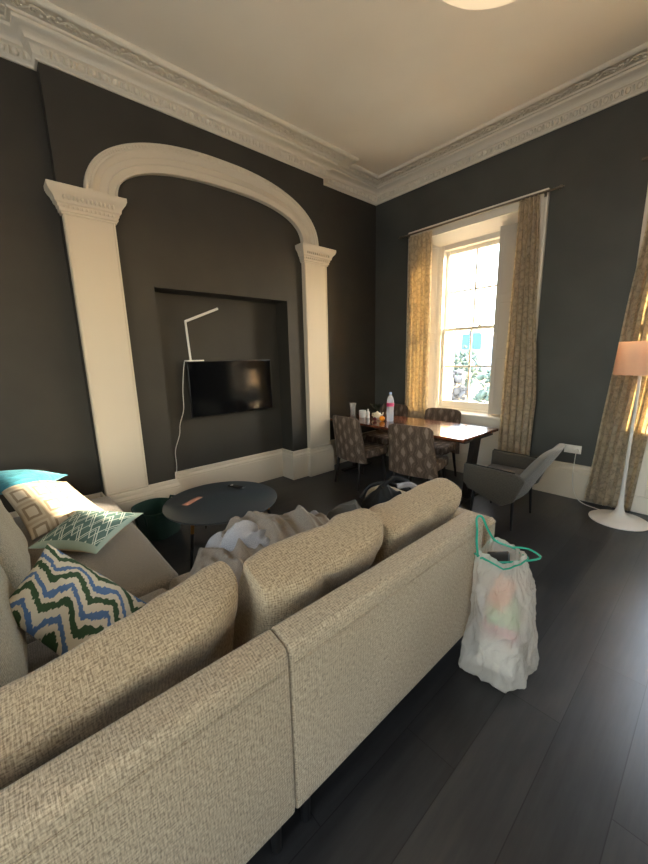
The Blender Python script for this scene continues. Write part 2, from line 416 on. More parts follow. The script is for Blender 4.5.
# ---- mitred run of a profile along a plan polyline (room lies on the right of the path)
def sweep(name, path, prof, mat, closed_ends=True, smooth=False):
    b = B(); n = len(path); norms = []
    for i in range(n-1):
        d = (V(path[i+1]) - V(path[i])).normalized(); norms.append(V((d.y, -d.x)))
    rings = []
    for i, p in enumerate(path):
        if i == 0: off = norms[0]
        elif i == n-1: off = norms[-1]
        else:
            a, c = norms[i-1], norms[i]; off = (a + c)/(1 + a.dot(c))
        rings.append([b.bm.verts.new((p[0]+off.x*q, p[1]+off.y*q, z)) for q, z in prof])
    for A, C in zip(rings, rings[1:]):
        for k in range(len(prof)-1): b.bm.faces.new((A[k], A[k+1], C[k+1], C[k]))
    if closed_ends:
        b.bm.faces.new(rings[0]); b.bm.faces.new(rings[-1][::-1])
    bmesh.ops.recalc_face_normals(b.bm, faces=b.bm.faces)
    return b
cpath = [(XA, YF), (XA, BY0), (XB, BY0), (XB, BY1), (XA, BY1), (XA, YW), (XR, YW)]
cprof = [(0, 3.71), (.014, 3.71), (.018, 3.728), (.028, 3.734), (.032, 3.742), (.040, 3.775), (.052, 3.790), (.066, 3.795), (.070, 3.806), (.082, 3.826), (.104, 3.842), (.126, 3.850), (.130, 3.856), (.130, 3.872), (.140, 3.876),
         (.150, 3.872), (.158, 3.884), (.268, 3.892), (.274, 3.880), (.290, 3.874), (.302, 3.880), (.308, 3.895), (.310, H+.001), (0, H+.001)]
b = sweep('cornice', cpath, cprof, M_PLAST)
# relief on the cornice: leaf-and-dart band and scrolling frieze
def run(seg, pad0, pad1, step):
    p, q = V(seg[0]), V(seg[1]); d = (q-p); L = d.length; d.normalize(); nr = V((d.y, -d.x)); k = int((L-pad0-pad1)/step)
    for i in range(k+1): yield p + d*(pad0 + (i+.5)*(L-pad0-pad1)/(k+1)), d, nr
segs = [(((XA, .0-1.2)), (XA, BY0), 0, 0), ((XB, BY0), (XB, BY1), 0, 0), ((XA, BY1), (XA, YW), .04, .04), ((XA, YW), (1.2, YW), .04, 0)]
for a, c, p0, p1 in segs:
    for pt, d, nr in run((a, c), p0, p1, .078):
        for dd, ww in ((0, .021), (.039, .009)):
            q = pt + d*dd + nr*.038
            m = Matrix(((d.x, nr.x, 0), (d.y, nr.y, 0), (0, 0, 1)))
            b.ball((q.x, q.y, 3.765), 1, (ww, .017, .028), 8 if dd == 0 else 6, m)
outs = [((XA, -1.2), (XA, BY0-.15), 0, .0), ((XB, BY0-.15), (XB, BY1+.15), 0, 0), ((XA, BY1+.15), (XA, YW), .05, .2), ((XA, YW), (1.2, YW), .2, 0)]
for a, c, p0, p1 in outs:
    for i, (pt, d, nr) in enumerate(run((a, c), p0, p1, .10)):
        sg = 1 if i % 2 else -1; pts = []
        for k in range(11):
            th = k/10*1.7*2*PI; r = .036*(1-k/12)
            q = pt + nr*(.212 + sg*(.006 + r*math.sin(th))) + d*(-.01 + r*math.cos(th)); pts.append((q.x, q.y, 3.884))
        b.tube(pts, [.0075]*10+[.011], 5)
        q0 = pt + nr*(.212 - sg*.03) + d*.03; b.ball((q0.x, q0.y, 3.884), .012, (1.4, 1.4, .7), 6)
        pts = [(*(pt + d*t_ + nr*(.212 + sg*.034*math.cos(t_/.10*PI))), 3.886) for t_ in (-.05, -.03, 0, .03, .05)]
        b.tube(pts, .006, 5)
struct(b.done('trim_1', M_PLAST, angle=50))

# ---- baseboards
bprof = [(0, 0), (.036, 0), (.036, .29), (.030, .298), (.034, .306), (.030, .322), (.018, .336), (.020, .352), (.012, .372), (0, .376)]
lp = [(XA, YF), (XA, BY0), (XB, BY0), (XB, NY0), (XN, NY0), (XN, NY1), (XB, NY1), (XB, BY1), (XA, BY1), (XA, YW)]
struct(sweep('b', lp, bprof, M_TRIM).done('baseboard_left', M_TRIM, angle=30))
for nm, pth in (('baseboard_back', [(XA, YW), (-3.17, YW)]), ('baseboard_back_middle', [(-1.476, YW), (-.70, YW)]), ('baseboard_back_right', [(1.0, YW), (XR, YW)])):
    struct(sweep('b', pth, bprof, M_TRIM).done(nm, M_TRIM, angle=30))

# ---- pilasters with capitals
def pilaster(name, y0, y1):
    xf = XB + .06; b = B()
    b.box(XB, xf, y0, y1, .02, 2.71)
    # plinth following the baseboard
    b2 = sweep('b', [(XB, y0-.0), (xf, y0-.0), (xf, y1), (XB, y1)], [(0, .0), (.036, 0), (.036, .29), (.030, .298), (.034, .306), (.030, .322), (.018, .336), (.020, .352), (.012, .372), (0, .376)], M_TRIM)
    me = bpy.data.meshes.new('t'); b2.bm.to_mesh(me); b.bm.from_mesh(me); bpy.data.meshes.remove(me); b2.bm.free()
    # raised border round the panel
    for yy in (y0+.004, y1-.018): b.box(xf, xf+.008, yy, yy+.014, .38, 2.70, .002, 1)
    b.box(xf, xf+.008, y0+.004, y1-.004, .385, .399, .002, 1)
    # moulded capital
    pr = [(0, 2.69), (.012, 2.69), (.014, 2.705), (.022, 2.708), (.024, 2.73), (.03, 2.735), (.034, 2.755), (.046, 2.765), (.05, 2.785), (.056, 2.80), (.078, 2.825), (.088, 2.85), (.088, 2.876), (0, 2.878)]
    b3 = sweep('b', [(XB, y0), (xf, y0), (xf, y1), (XB, y1)], pr, M_TRIM)
    me = bpy.data.meshes.new('t'); b3.bm.to_mesh(me); b.bm.from_mesh(me); bpy.data.meshes.remove(me); b3.bm.free()
    b.box(XB, xf+.02, y0-.02, y1+.02, 2.80, 2.877)
    k = 12
    for i in range(k):
        yy = y0 + (i+.5)*(y1-y0)/k
        b.ball((xf+.054, yy, 2.80), 1, (.015, .011, .022), 8); b.ball((xf+.028, yy, 2.742), 1, (.011, .009, .014), 6)
    for i in range(2):
        xx = XB + (i+.5)*.035
        b.ball((xx, y0-.050, 2.80), 1, (.009, .012, .020), 8)
        b.ball((xx, y1+.050, 2.80), 1, (.009, .012, .020), 8)
    return struct(b.done(name, M_TRIM, angle=35))
pilaster('trim_2', .557, .917); pilaster('trim_3', 2.945, 3.305)

# ---- basket-handle arch on the pilasters
YC = 1.955; b = B(); NA = 96
aprof = [(1.0, 0), (1.0, .055), (.95, .058), (.93, .046), (.72, .052), (.68, .040), (.45, .034), (.40, .046), (.30, .052), (.24, .066), (.04, .070), (0, .06), (0, 0)]  # s: 1 inner .. 0 outer ; x proud of wall
aprof = [(s, xx+.0) for s, xx in aprof]
rings = []
for i in range(NA+1):
    th = PI*i/NA; c_, s_ = math.cos(th), math.sin(th)
    def sup(a, h, e): return (-a*math.copysign(abs(c_)**(2/e), c_), h*abs(s_)**(2/e))
    o1 = sup(1.225, .60, 2.3); i1 = sup(.99, .365, 2.5)
    rings.append([b.bm.verts.new((XB+xx, YC + o1[0]*(1-s)+i1[0]*s, 2.876 + o1[1]*(1-s)+i1[1]*s)) for s, xx in aprof])
for A, C in zip(rings, rings[1:]):
    for k in range(len(aprof)-1): b.bm.faces.new((A[k], A[k+1], C[k+1], C[k]))
for i in range(2, 4*26-1):
    t = i/(4*26); th = PI*t; c_, s_ = math.cos(th), math.sin(th)
    a = (-1.225*math.copysign(abs(c_)**(2/2.3), c_), .60*abs(s_)**(2/2.3)); c = (-.99*math.copysign(abs(c_)**(2/2.5), c_), .365*abs(s_)**(2/2.5))
    b.ball((XB+.066, YC+a[0]*.87+c[0]*.13, 2.876+a[1]*.87+c[1]*.13), .012, (.8, 1, 1), 6)
bmesh.ops.recalc_face_normals(b.bm, faces=b.bm.faces)
struct(b.done('trim_4', M_TRIM, angle=35))

# ------------------------------------------------------------------ windows
def window(name, x0, x1, shutter):
    """x0,x1 opening at the room face; casing round it, splayed panelled reveals, 2-over-2 sashes"""
    root = bpy.data.objects.new(name, None); COL.objects.link(root); root['kind'] = 'structure'
    cx = (x0+x1)/2; S0, S1 = cx-.455, cx+.455           # sash box
    y0 = YW
    b = B()                                              # moulded casing
    cw = .174; dpt = .035
    for a, c in ((x0-cw, x0), (x1, x1+cw)):
        b.box(a, c, y0-.028, y0, 0, WZ1+.125, .004, 1)
    b.box(x0, x1, y0-.028, y0, WZ1, WZ1+.125, .004, 1)
    b.box(x0-cw, x1+cw, y0-.045, y0, WZ1+.105, WZ1+.130, .006, 1)
    b.box(x0-cw-.0, x0-cw+.03, y0-.042, y0, 0, WZ1+.11, .006, 1); b.box(x1+cw-.03, x1+cw, y0-.042, y0, 0, WZ1+.11, .006, 1)
    b.box(x0-.03, x1+.03, y0-.036, y0, WZ1, WZ1+.022, .005, 1)
    b.done('casing', M_WIN, root)
    b = B()                                              # reveals and soffit
    b.prism([(x0, y0), (S0, YS+.02), (S0, 4.76), (x0, 4.76)], 2, WZ0, WZ1)
    if shutter: b.box(x1-.012, x1, y0, 4.70, WZ0, WZ1); b.box(S1, x1, YS+.05, 4.74, WZ0, WZ1)
    else: b.prism([(x1, y0), (x1, 4.76), (S1, 4.76), (S1, YS+.02)], 2, WZ0, WZ1)
    b.prism([(y0, WZ1), (y0, WZ1+.01), (4.76, WZ1+.01), (4.76, WZ1-.10), (YS, WZ1-.10)], 0, x0, x1)
    b.done('reveal', M_WIN, root, angle=20)
    b = B()                                              # panels standing on the reveals
    for z0_, z1_ in ((.9, 1.75), (1.85, 2.95)):
        dx = S0-x0; dy = YS+.02-y0
        P = lambda t, o_: (x0+dx*t+dy*o_, y0+dy*t-dx*o_)
        q = [P(.18, .0), P(.18, .05), P(.82, .05), P(.82, 0)]
        b.prism(q, 2, z0_, z1_, .004, 1)
    b.done('reveal_panel', M_WIN, root, angle=20)
    b = B()                                              # stool and apron down to the floor
    b.box(x0-.02, x1+.02, y0-.06, y0+.01, WZ0-.03, WZ0+.004, .008, 2); b.box(x0+.001, x1-.001, y0-.01, YS+.06, WZ0-.01, WZ0+.004)
    b.done('sill', M_WIN, root)
    b = B(); b.box(x0, x1, y0-.012, y0, 0, WZ0-.03); b.box(x0, x1, y0-.03, y0, 0, .17, .006, 1); b.box(x0, x0+.13, y0-.022, y0, .17, WZ0-.03, .004, 1); b.box(x1-.13, x1, y0-.022, y0, .17, WZ0-.03, .004, 1)
    b.box(x0+.13, x1-.13, y0-.022, y0, WZ0-.13, WZ0-.03, .004, 1); b.box(x0+.13, x1-.13, y0-.022, y0, .17, .27, .004, 1)
    b.done('apron', M_WIN, root)
    # sash box frame
    b = B()
    for a, c in ((S0, S0+.045), (S1-.045, S1)): b.box(a, c, YS, YS+.12, WZ0, WZ1-.09, .004, 1)
    b.box(S0+.045, S1-.045, YS, YS+.12, WZ1-.16, WZ1-.09, .004, 1); b.box(S0+.045, S1-.045, YS, YS+.12, WZ0, WZ0+.03, .004, 1)
    b.done('window_frame', M_WIN, root)
    G0, G1 = S0+.045, S1-.045; zm = 1.89; zt = WZ1-.16
    for nm, za, zb, yy, bot, top in (('lower_sash', WZ0+.03, zm+.02, YS+.03, .10, .035), ('upper_sash', zm-.02, zt, YS+.075, .035, .05)):
        b = B(); st = .045
        for a, c in ((G0, G0+st), (G1-st, G1)): b.box(a, c, yy, yy+.04, za, zb, .004, 1)
        b.box(G0+st, G1-st, yy, yy+.04, za, za+bot, .004, 1); b.box(G0+st, G1-st, yy, yy+.04, zb-top, zb, .004, 1)
        ga, gb = za+bot, zb-top; zc = (ga+gb)/2
        b.box(cx-.011, cx+.011, yy+.005, yy+.03, ga, gb, .003, 1); b.box(G0+st, G1-st, yy+.005, yy+.03, zc-.011, zc+.011, .003, 1)
        f = b.done(nm, M_WIN, root)
        g = B(); g.box(G0+st, G1-st, yy+.018, yy+.021, ga, gb); g.done('pane', M_GLASS, f)
        if nm == 'lower_sash':
            h = B(); h.box(cx+.11-.02, cx+.11+.02, yy-.012, yy+.03, zm+.02, zm+.032, .003, 1); h.tube([(cx+.11, yy+.0, zm+.03), (cx+.115, yy, zm+.06)], .006, 8); h.done('sash_lock', M_STEEL, f)
    b = B(); b.prism([(G0-.10, 4.75), (G0-.10, 4.95), (G0+.012, 4.95), (G0+.012, 4.75)], 2, WZ0-.2, WZ1)
    b.prism([(G1-.012, 4.75), (G1-.012, 4.95), (G1+.10, 4.95), (G1+.10, 4.75)], 2, WZ0-.2, WZ1)
    for i in range(10):
        if i % 2: b.box(G0-.05, G0+.032, 4.76, 4.96, WZ0+i*.22, WZ0+i*.22+.2, .008, 1)
    b.box(G0-.1, G1+.1, 4.75, 5.0, WZ0-.2, WZ0-.02)
    b.done('stone_jamb', M_STONE, root)
    if shutter:
        # open shutter leaf standing beside the sash
        A_, B_ = V((S1-.115, YS-.085)), V((x1-.05, YS-.01)); d = (B_-A_).normalized(); nr = V((-d.y, d.x))*.032
        b = B(); b.prism([tuple(A_), tuple(B_), tuple(B_+nr), tuple(A_+nr)], 2, WZ0+.012, 2.985, .003, 1)
        L = (B_-A_).length
        for z0_, z1_ in ((.90, 1.50), (1.60, 2.15), (2.25, 2.9)):
            q = [A_+d*.05-nr*.0, A_+d*(L-.03), A_+d*(L-.03)-nr*.2, A_+d*.05-nr*.2]
            b.prism([tuple(p) for p in q], 2, z0_, z1_, .004, 1)
        b.done('shutter_leaf', M_WIN2, root, angle=20)
    return root
M_WIN2 = plain('shutter_paint', (196, 188, 174), .5)
window('window_1', *W1, True); window('window_2', *W2, False)
for nm, args in (('added_fill_window_1', 0), ('added_fill_window_2', 1)):  # unseen windows, added to fill the room with soft light
    r_ = bpy.data.objects.new(nm, None); COL.objects.link(r_); r_['kind'] = 'structure'
    b = B(); g = B()
    if args == 0:
        for y_ in (-1.6, -.98, -.36): b.box(XR+.05, XR+.11, y_, y_+.06, .7, 2.9)
        for z_ in (.7, 1.78, 2.84): b.box(XR+.06, XR+.10, -1.54, -.36, z_, z_+.06)
        g.box(XR+.078, XR+.082, -1.6, -.3, .7, 2.9)
    else:
        for x_ in (-1.1, -.23, .64): b.box(x_, x_+.06, YF-.11, YF-.05, .7, 2.9)
        for z_ in (.7, 1.78, 2.84): b.box(-1.04, .64, YF-.10, YF-.06, z_, z_+.06)
        g.box(-1.1, .7, YF-.082, YF-.078, .7, 2.9)
    b.done('window_frame', M_WIN, r_); g.done('pane', M_GLASS, r_)

# ------------------------------------------------------------------ cushions
def sgn(x): return -1 if x < 0 else 1
def pillow(name, P, th, mat, seed=0, n=26, e=2.2, pin=.05, wr=.012, uvs=(1, 1), warp=None, parent=None, back=None, sharp=.5, wf=5, metric=False):
    """P: corners (u0v0,u1v0,u1v1,u0v1); th: full thickness; closed puffed surface"""
    P = [V(p) for p in P]; N = (P[1]-P[0]+P[2]-P[3]).cross(P[3]-P[0]+P[2]-P[1]).normalized()
    b = B(); L = b.bm.loops.layers.uv.verify(); b.uvs = True; top = {}; bot = {}
    ctr = sum(P, V())/4; off = V((seed*3.1, seed*1.7, seed*.9))
    for i in range(n+1):
        for j in range(n+1):
            # denser sampling near the rim
            u = .5-.5*math.cos(PI*i/n); v = .5-.5*math.cos(PI*j/n)
            a, c = 2*u-1, 2*v-1
            uu = u - pin*a*(1-c*c)*.5*abs(a)**2; vv = v - pin*c*(1-a*a)*.5*abs(c)**2
            q = P[0]*(1-uu)*(1-vv)+P[1]*uu*(1-vv)+P[2]*uu*vv+P[3]*(1-uu)*vv
            h = ((1-abs(a)**e)*(1-abs(c)**e)); h = max(0, h)**sharp if e < 3 else max(0, h)**(1.25/e)
            for sg, dct in ((1, top), (-1, bot)):
                rim = i in (0, n) or j in (0, n)
                if sg < 0 and rim: bot[i, j] = top[i, j]; continue
                nz = noise.noise((q+off)*wf+V((0, 0, sg*3)))*wr + noise.noise((q+off)*wf*2.7+V((0, 0, sg*5)))*wr*.5
                pt = q + N*(sg*th/2*h + nz*(h if not rim else .3))
                if warp: pt = warp(pt, u, v, sg)
                dct[i, j] = b.bm.verts.new(pt)
    for sg, dct in ((1, top), (-1, bot)):
        for i in range(n):
            for j in range(n):
                ks = [(i, j), (i+1, j), (i+1, j+1), (i, j+1)]
                if sg < 0: ks = ks[::-1]
                f = b.bm.faces.new([dct[k] for k in ks]); f.material_index = 1 if (sg < 0 and back) else 0
                for lp, (a, c) in zip(f.loops, ks): lp[L].uv = ((.5-.5*math.cos(PI*a/n))*uvs[0], (.5-.5*math.cos(PI*c/n))*uvs[1])
    if metric: b.uvs = None
    o = b.done(name, [mat, back] if back else mat, parent, angle=75); return smod(o)

# ------------------------------------------------------------------ sofa
XS = -.72                                  # outer face of the long back
sofa = thing('sectional_sofa', 'large beige woven corner sofa with its long back towards the viewer', 'sofa')
def back_panel(y0, y1):
    b = B()
    b.prism([(XS-.006, .155), (XS, .20), (XS, .735), (XS-.012, .757), (XS-.088, .772), (XS-.105, .755), (XS-.105, .16)], 1, y0, y1, .010, 3)
    o = b.done('backrest', M_SOFA, sofa)
    t = B(); t.tube([(XS+.001, y0+.012, .700), (XS+.001, (y0+y1)/2, .698), (XS+.001, y1-.012, .700)], .0022, 6); t.tube([(XS+.0008, y0+.012, .693), (XS+.0008, y1-.012, .693)], .0012, 6)
    t.done('seam', M_SOFA, o)
back_panel(-.44, .488); back_panel(.492, 1.69)
b = B(); b.prism([(-.44, .16), (-.44, .735), (-.428, .757), (-.352, .772), (-.335, .755), (-.335, .16)], 0, XS-.11, -3.50, .010, 3); b.done('backrest', M_SOFA, sofa)
b = B(); b.prism([(-.79, .16), (-.79, .61), (-.81, .625), (-1.62, .625), (-1.67, .60), (-1.70, .54), (-1.70, .16)], 1, 1.885, 2.03, .03, 3); b.done('armrest', M_SOFA, sofa)
b = B(); b.box(-1.82, XS-.11, -.335, 1.88, .15, .27, .012); b.box(-3.50, -1.82, -.335, .55, .15, .27, .012); b.done('base', M_SEAT, sofa)
def seatc(x0, x1, y0, y1, z1=.425, sd=0):
    b = B(); vs = b.box(x0, x1, y0, y1, .272, z1, .045, 4)
    bmesh.ops.subdivide_edges(b.bm, edges=[e for e in b.bm.edges if e.calc_length() > .2], cuts=14, use_grid_fill=True)
    for v in b.bm.verts:
        if v.co.z > .35:
            u = (v.co.x-x0)/(x1-x0); w_ = (v.co.y-y0)/(y1-y0)
            v.co.z += .022*math.sin(PI*min(max(u, 0), 1))*math.sin(PI*min(max(w_, 0), 1)) + noise.noise(v.co*5+V((sd, 0, 0)))*.007
    b.done('seat_cushion', M_SEAT, sofa)
seatc(-1.86, XS-.11, .50, 1.19, .425, 1); seatc(-1.86, XS-.11, 1.20, 1.88, .425, 2)
seatc(-1.835, XS-.11, -.33, .49, .415, 3); seatc(-3.50, -1.845, -.33, .575, .43, 4)
for x_, y_ in ((-.775, .44), (-.775, .56), (-.85, 1.96), (-.80, -.36), (-1.64, 1.96), (-1.76, .62), (-3.42, .48), (-3.42, -.36), (-2.2, -.36)):
    b = B(); b.tube([(x_, y_, 0), (x_, y_, .152)], [.016, .022], 12); b.done('leg', M_BLACK, sofa)

# loose back cushions
gb = 'loose back cushions of the sofa'
def w1(pt, u, v, sg):
    # slumped corner: top sags towards the far-left end and a fold runs down the back
    s = 1-u
    pt = pt + V((0, 0, -.05*max(0, s-.55)*v)) 
    fold = .020*math.exp(-((u-.60-.25*(v-.5))/.035)**2)*(sg < 0)
    pt = pt + V((-fold, 0, -fold*.4))
    d = max(0, u-.80)/.20
    return pt + V((-.05*d*v, -.015*d, .0))
# (u along +y, v upward) normal = u x v -> +y x +z = +x ... top side faces +x (viewer)
def bc(y0, y1, xb=-1.13, xt=-.945, zt=.895, **k):
    return [(xb, y0, .44), (xb, y1, .44), (xt, y1, zt), (xt, y0, zt)]
o = pillow('back_cushion', [(-1.11, -.30, .47), (-1.11, .48, .47), (-1.03, .52, .84), (-.985, -.30, .745)], .22, M_SOFA2, 1, 34, 6, .02, .030, (.9, .5), w1, sharp=.42, metric=True)
tag(o, 'big slumped beige sofa back cushion, widest of them, in the near corner', 'cushion', gb)
from mathutils.bvhtree import BVHTree
tree_ = BVHTree.FromPolygons([v.co.copy() for v in o.data.vertices], [tuple(p.vertices) for p in o.data.polygons]); pts = []
for k in range(28):
    t_ = k/27; y_ = -.22+.64*t_; z_ = .705+.085*t_+.008*math.sin(t_*5)
    h_ = tree_.ray_cast(V((0, y_, z_)), V((-1, 0, 0)))
    if h_[0]: pts.append(h_[0]+V((.0005, 0, 0)))
t = B(); t.tube(pts, .003, 6); t.done('seam', M_SOFA2, o)
o = pillow('back_cushion', [(-1.12, .50, .46), (-1.12, 1.11, .46), (-.965, 1.16, .865), (-.985, .54, .835)], .22, M_SOFA2, 4, 34, 7, .03, .030, (.62, .46), None, sharp=.40, metric=True)
tag(o, 'middle beige sofa back cushion, plump and rectangular, between the slumped one and the far one', 'cushion', gb)
o = pillow('back_cushion', [(-1.12, 1.13, .46), (-1.12, 1.69, .46), (-.95, 1.80, .855), (-.975, 1.185, .825)], .20, M_SOFA2, 9, 34, 7, .03, .028, (.62, .46), None, sharp=.42, metric=True)
tag(o, 'far beige sofa back cushion with creased top, next to the knotted bin bag', 'cushion', gb)
o = pillow('back_cushion', [(-1.98, -.15, .46), (-1.22, -.16, .46), (-1.25, -.235, .86), (-1.98, -.235, .87)], .20, M_GREYCUSH, 12, 26, 5, .03, .014, (.8, .46), sharp=.42, metric=True)
tag(o, 'grey-beige back cushion behind the blue and green zigzag cushion', 'cushion', gb)
o = pillow('back_cushion', [(-2.78, -.10, .46), (-2.02, -.10, .46), (-2.02, -.21, .86), (-2.78, -.21, .87)], .20, M_GREYCUSH, 15, 26, 5, .03, .014, (.8, .46), sharp=.42, metric=True)
tag(o, 'sunlit grey-beige back cushion beside the cream diamond cushion', 'cushion', gb)

# scatter cushions
o = pillow('velvet_cushion', [(-3.15, -.28, .76), (-3.12, .06, .70), (-3.45, .30, .68), (-3.50, -.12, .80)], .14, M_TEAL, 20, 24, 2.0, .10, .012, sharp=.6)
C_TEAL = tag(o, 'teal velvet cushion propped highest at the wall end of the sofa', 'cushion', 'scatter cushions on the sofa')
o = pillow('patterned_cushion', [(-3.30, -.16, .80), (-2.72, .00, .50), (-2.90, .44, .49), (-3.33, .27, .66)], .15, M_DIAM, 22, 24, 2.0, .10, .008, sharp=.6)
tag(o, 'cream cushion with tan diamonds, lit by the sun', 'cushion', 'scatter cushions on the sofa')
o = pillow('patterned_cushion', [(-2.50, -.03, .545), (-2.27, .26, .49), (-2.55, .60, .545), (-2.86, .26, .575)], .13, M_GEO, 25, 24, 2.0, .10, .008, sharp=.6, back=M_BEIGEB)
tag(o, 'green cushion with white triangle lines and beige underside', 'cushion', 'scatter cushions on the sofa')
o = pillow('patterned_cushion', [(-1.69, -.14, .66), (-1.36, .07, .48), (-1.60, .34, .50), (-1.94, .05, .77)], .17, M_IKAT, 31, 24, 2.0, .06, .022, sharp=.55)
tag(o, 'blue, green and cream zigzag cushion in the corner of the sofa', 'cushion', 'scatter cushions on the sofa')

# ------------------------------------------------------------------ clothes on the seat
def heap(name, x0, x1, y0, y1, base, hgt, mat, seed, rot=0, n=44, folds=7, amp=.035, ang=0.6, uvs=(1, 1)):
    cx, cy = (x0+x1)/2, (y0+y1)/2; a, c = (x1-x0)/2, (y1-y0)/2
    def f(u, v):
        p, q = 2*u-1, 2*v-1
        # square -> rounded blob
        X_ = p*math.sqrt(max(0, 1-q*q/2)); Y_ = q*math.sqrt(max(0, 1-p*p/2)); r = min(1, math.hypot(X_, Y_))
        k = 1 + .18*noise.noise(V((X_*1.6, Y_*1.6, seed)))
        xx = a*X_*k; yy = c*Y_*k
        d = (1-r**3)
        warp_ = noise.noise(V((xx*3, yy*3, seed+5)))*1.3
        ca, sa = math.cos(ang+warp_*.35), math.sin(ang+warp_*.35); fo = 0
        for kk, (fa, fb, wt) in enumerate(((5.5, 1.6, 1), (11, 3, .55), (22, 7, .22))):
            pa, pb = xx*math.cos(ang+kk*.5)+yy*math.sin(ang+kk*.5), -xx*math.sin(ang+kk*.5)+yy*math.cos(ang+kk*.5)
            fo += wt*((1-min(1, abs(noise.noise(V((pa*fa+warp_*.5, pb*fb, seed+kk*7))))*2.6))**1.6)
        zz = base + hgt*d**.8*(.70+.55*noise.noise(V((xx*2.2, yy*2.2, seed+9)))) + amp*fo*min(1, d*3)
        xr = xx*math.cos(rot)-yy*math.sin(rot); yr = xx*math.sin(rot)+yy*math.cos(rot)
        return V((cx+xr, cy+yr, max(zz, base)))
    b = B(); b.grid(f, n, n, uv=lambda u, v: (u*uvs[0], v*uvs[1]))
    # underside keeps it a closed body
    vs = [v for v in b.bm.verts]; rim = [e for e in b.bm.edges if e.is_boundary]
    r = bmesh.ops.extrude_edge_only(b.bm, edges=rim); nv = [g for g in r['geom'] if isinstance(g, bmesh.types.BMVert)]
    for v in nv: v.co = V((cx+(v.co.x-cx)*.97, cy+(v.co.y-cy)*.97, base-.001))
    bmesh.ops.contextual_create(b.bm, geom=[e for e in b.bm.edges if e.is_boundary])
    bmesh.ops.recalc_face_normals(b.bm, faces=b.bm.faces)
    return smod(b.done(name, mat, angle=180))
o = heap('crumpled_jacket', -1.84, -1.16, .50, 1.38, .455, .27, M_TAUPE, 3, 0, n=80, amp=.06, ang=.9, uvs=(.8, .8)); tag(o, 'crumpled taupe jacket heaped on the sofa seat', 'jacket')
o = heap('crumpled_shirt', -1.66, -1.46, .62, 1.02, .60, .10, M_LGREY, 8, -.5, 44, amp=.05, ang=.3, uvs=(.4, .4)); tag(o, 'light grey shirt bunched on the taupe jacket', 'shirt')
o = heap('crumpled_shirt', -1.82, -1.58, 1.34, 1.52, .452, .08, M_LGREY, 11, .3, 34, amp=.03, uvs=(.4, .4)); tag(o, 'small pale grey garment by the jacket on the sofa front edge', 'shirt')
o = heap('hooded_jacket', -1.70, -1.28, 1.47, 1.68, .453, .20, M_DGREY, 17, .2, 44, amp=.045, uvs=(.5, .5)); tag(o, 'dark grey jacket with pale edging, lying before the black backpack', 'jacket')

# backpack slumped against the arm
bp = thing('backpack', 'black backpack slumped on the sofa arm', 'backpack')
o = heap('pack_body', -1.64, -1.22, 1.69, 1.88, .455, .31, M_BLACKF, 23, 0, 40, amp=.05, ang=.8); o.parent = bp
b = B(); b.tube(catm([(-1.60, 1.74, .60), (-1.56, 1.80, .68), (-1.48, 1.88, .70), (-1.38, 1.95, .66), (-1.34, 1.99, .645)]), .014, 8); b.done('strap', M_BLACKF, bp)
b = B(); b.tube(catm([(-1.42, 1.75, .72), (-1.38, 1.84, .77), (-1.30, 1.92, .72), (-1.26, 1.97, .65)]), .016, 8); b.done('strap', M_BLACKF, bp)
b = B(); b.tube(catm([(-1.33, 1.80, .735), (-1.28, 1.87, .74), (-1.25, 1.93, .68), (-1.24, 1.95, .65)]), .019, 8); b.done('webbing', M_LGREY, bp)

# ------------------------------------------------------------------ coffee table
ct = thing('coffee_table', 'round charcoal coffee table with brass-topped black legs', 'table', (-2.69, 1.23, 0))
b = B(); R_ = .455; b.lathe([(0, .398), (R_-.02, .398), (R_-.004, .404), (R_-.003, .409), (0, .409)], n=72); b.done('tabletop_edge', M_TOPEDGE, ct)
b = B(); b.lathe([(0, .407), (R_-.004, .408), (R_, .412), (R_, .418), (R_-.004, .421), (0, .421)], n=72); b.done('tabletop', M_TOPT, ct)
for an in (-62, 58, 178):
    a_ = math.radians(an); d = V((math.cos(a_), math.sin(a_), 0))
    p0 = d*.36 + V((0, 0, .40)); p1 = d*.43
    f = lambda t: p0.lerp(p1, t)
    b = B(); b.tube([f(.26), f(1)], [.013, .009], 12); lg = b.done('leg', M_BLACK, ct)
    b = B(); b.tube([f(0), f(.26)], [.0145, .0135], 12); b.done('brass_sleeve', M_BRASS, lg)
o = B(); o.prism([(-.014-.02, -.1), (.022, -.095), (.016, .095), (-.028, .09)], 2, .4215, .4235); o = o.done('card', M_TERRA); o.location = (-2.82, 1.045, 0); o.rotation_euler = (0, 0, math.radians(28))
tag(o, 'terracotta coloured card lying on the round coffee table', 'card')
rm = thing('remote_control', 'slim black remote with white round pad on the coffee table', 'remote', (-2.86, 1.455, .4215), math.radians(-68))
b = B(); b.box(-.021, .021, -.085, .085, 0, .014, .006, 3); b.done('remote_body', M_REMOTE, rm)
b = B(); b.lathe([(0, .0145), (.014, .0145), (.015, .0165), (0, .0168)], (0, -.05, 0), n=24); b.done('button_pad', M_WHITEP, rm)

